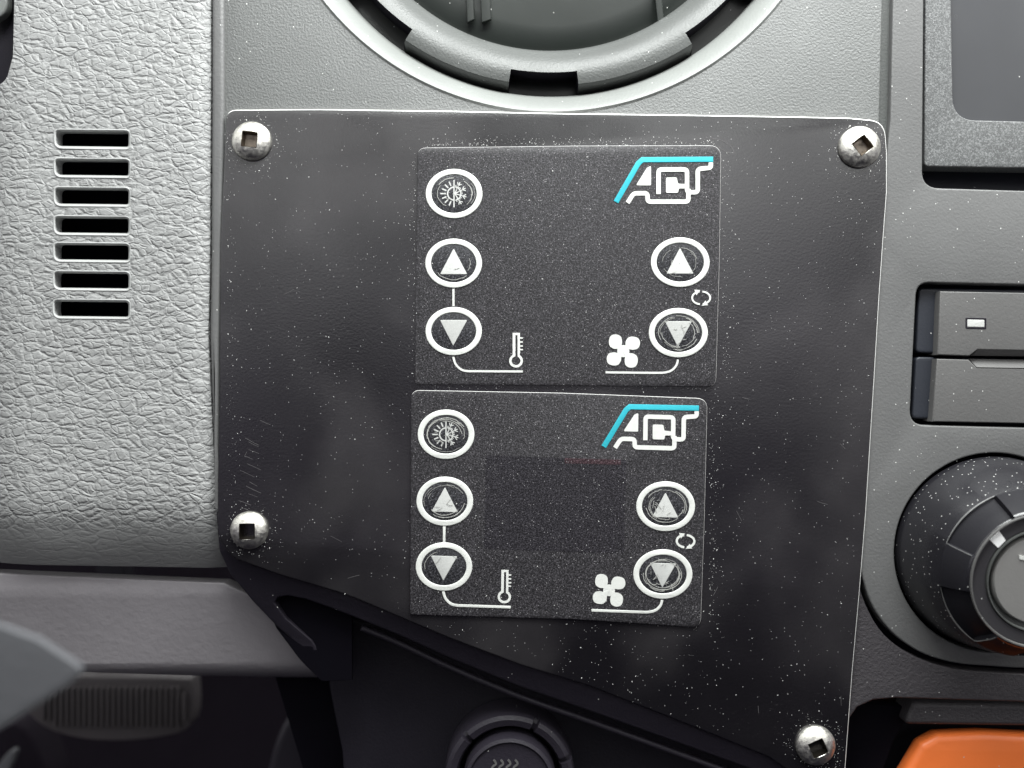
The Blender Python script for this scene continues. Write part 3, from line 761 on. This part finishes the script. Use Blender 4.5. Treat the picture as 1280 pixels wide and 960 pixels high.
    parts = [(rnd(T([(808.5, 210), (813.8, 207), (813.8, 231.6), (795, 231.6)]), 1.2, 2)),
             stroke(T(rnd_open([(784.5, 253.5), (792, 241.5), (809.5, 241.5), (809.5, 252), (860.5, 252), (860.5, 236)], 4)), 5.5),
             stroke(T(rnd_open([(823.2, 242.5), (823.2, 211.8), (858.8, 211.8), (858.8, 240.2), (872.2, 240.2), (872.2, 211.2), (888.6, 209.6), (888.6, 203)], 4)), 5.5),
             rnd(T([(832.5, 221.8), (846, 221.8), (847.5, 229.5), (857.5, 230), (857.5, 235.5), (848.5, 235.5), (847.5, 241), (832.5, 241)]), 1.8, 3)]
    link('white_letter_mark', join([flat_mesh([p], YM-0.00011-0.00002*i, 0.00012, 0, 1, ('white',)) for i, p in enumerate(parts)]), lg)
    return t
def thing_part(name, w, parent):
    o = bpy.data.objects.new(name, None); C.objects.link(o); o.parent = parent; o.location = w - wpos(parent); o.empty_display_size = .002; return o
def rnd_open(pts, r):
    out = [pts[0]]
    for i in range(1, len(pts)-1):
        p = Vector(pts[i]); a = Vector(pts[i-1])-p; b = Vector(pts[i+1])-p; t = min(r, a.length*.45, b.length*.45)
        s, e_ = p+a.normalized()*t, p+b.normalized()*t
        for k in range(5):
            u = k/4; out.append(tuple(s*(1-u)**2 + p*2*u*(1-u) + e_*u*u))
    return out + [pts[-1]]

panel(ident, [(522, 184.5), (720, 182), (901.5, 181.5), (899.5, 325), (895, 483.5), (720, 482), (518.5, 480.5)], [11, 0, 15, 0, 12, 0, 4],
      'upper of the two black keypad panels, plain blank centre, teal and white mark', 0, 0, [(612, 262), (786, 263), (785, 384), (611, 382)])
panel(shift2, [(514, 487.5), (700, 491), (884.5, 498), (881, 640), (876, 784.5), (715, 774), (512.5, 768.5)], [11, 0, 14, 0, 12, 0, 4],
      'lower black keypad panel with scratched buttons and a faintly visible display window', 1, 1, [(607, 569), (783, 575), (780, 692), (605, 686)])

# ================================================================ dust
def dust_me():
    verts = []; faces = []; rs = random.Random(3)
    def speck(px, py, y, s):
        c = W(px, py, y); b = len(verts); a = rs.uniform(0, 6.28); el = rs.choice((1, 1, 1.3, 2.2))
        for i in range(5):
            t = a + i*1.2566 + rs.uniform(-.3, .3); rr = s*rs.uniform(.6, 1.1)
            x, z = rr*el*math.cos(t-a), rr*math.sin(t-a); verts.append((c.x + x*math.cos(a)-z*math.sin(a), c.y, c.z + x*math.sin(a)+z*math.cos(a)))
        verts.append((c.x, c.y - s*.6, c.z))
        for i in range(5): faces.append((b+i, b+(i+1) % 5, b+5))
    def size(): return 0.00003 + 0.00009*rs.random()**2.6
    def inside_plate(x, y):
        if y < 140 or x < 282 or x > 1106: return False
        if x > 1109 - (y-240)*0.072 - 3: return False
        return y < 692 + (x-292)*0.372
    def surf(x, y):
        if (523 < x < 899 and 185 < y < 480) or (515 < x < 880 and 492 < y < 768): return -0.00095
        return -0.0000
    for _ in range(3200):
        x, y = rs.uniform(280, 1108), rs.uniform(140, 955)
        if not inside_plate(x, y): continue
        if noise.noise(Vector((x*.011, y*.011, 3))) < rs.uniform(-.45, .3): continue
        speck(x, y, surf(x, y), size())
    def cluster(n, fx, fy, s=1.0):
        for _ in range(n):
            x, y = fx(), fy()
            if inside_plate(x, y): speck(x, y, surf(x, y), size()*s)
    g = rs.gauss
    cluster(330, lambda: rs.uniform(530, 895), lambda: 182 - abs(g(0, 6)))
    cluster(110, lambda: 520 - abs(g(0, 5)), lambda: rs.uniform(185, 480))
    cluster(120, lambda: 903 + abs(g(0, 7)), lambda: rs.uniform(190, 480))
    cluster(200, lambda: 886 + abs(g(0, 8)), lambda: rs.uniform(500, 780))
    cluster(90, lambda: rs.uniform(515, 890), lambda: g(485, 2))
    cluster(120, lambda: 284 + abs(g(0, 9)), lambda: rs.uniform(140, 680))
    cluster(160, lambda: rs.uniform(400, 900), lambda: rs.uniform(780, 880))
    for sx_, sy_, R in ((315, 177, 25), (1074, 184, 27), (312, 662, 24), (1020, 931, 25)):
        for _ in range(120):
            a = rs.uniform(0, 6.28); r = R + 1 + abs(g(0, 8)); x, y = sx_+r*math.cos(a), sy_+r*math.sin(a)
            if inside_plate(x, y) : speck(x, y, 0, size())
    # on the console and fascia
    for _ in range(260):
        x, y = rs.uniform(1112, 1279), rs.uniform(0, 600)
        if x > 1146 and (y < 240 or 350 < y < 540): continue
        if math.hypot(x-1264, y-712) < 150: continue
        speck(x, y, 0.0014, size()*.8)
    for _ in range(160):
        x, y = rs.uniform(285, 1095), rs.uniform(5, 134)
        if math.hypot(x-692, y+223) < 366: continue
        speck(x, y, 0.0013, size()*.7)
    me = bpy.data.meshes.new('dust'); me.from_pydata(verts, [], faces); me.materials.append(M['dust']); return me
du = link('dust', dust_me(), None, 0); tag(du, 'white dust specks scattered over the black plate and panels', 'dust', None, 'stuff')
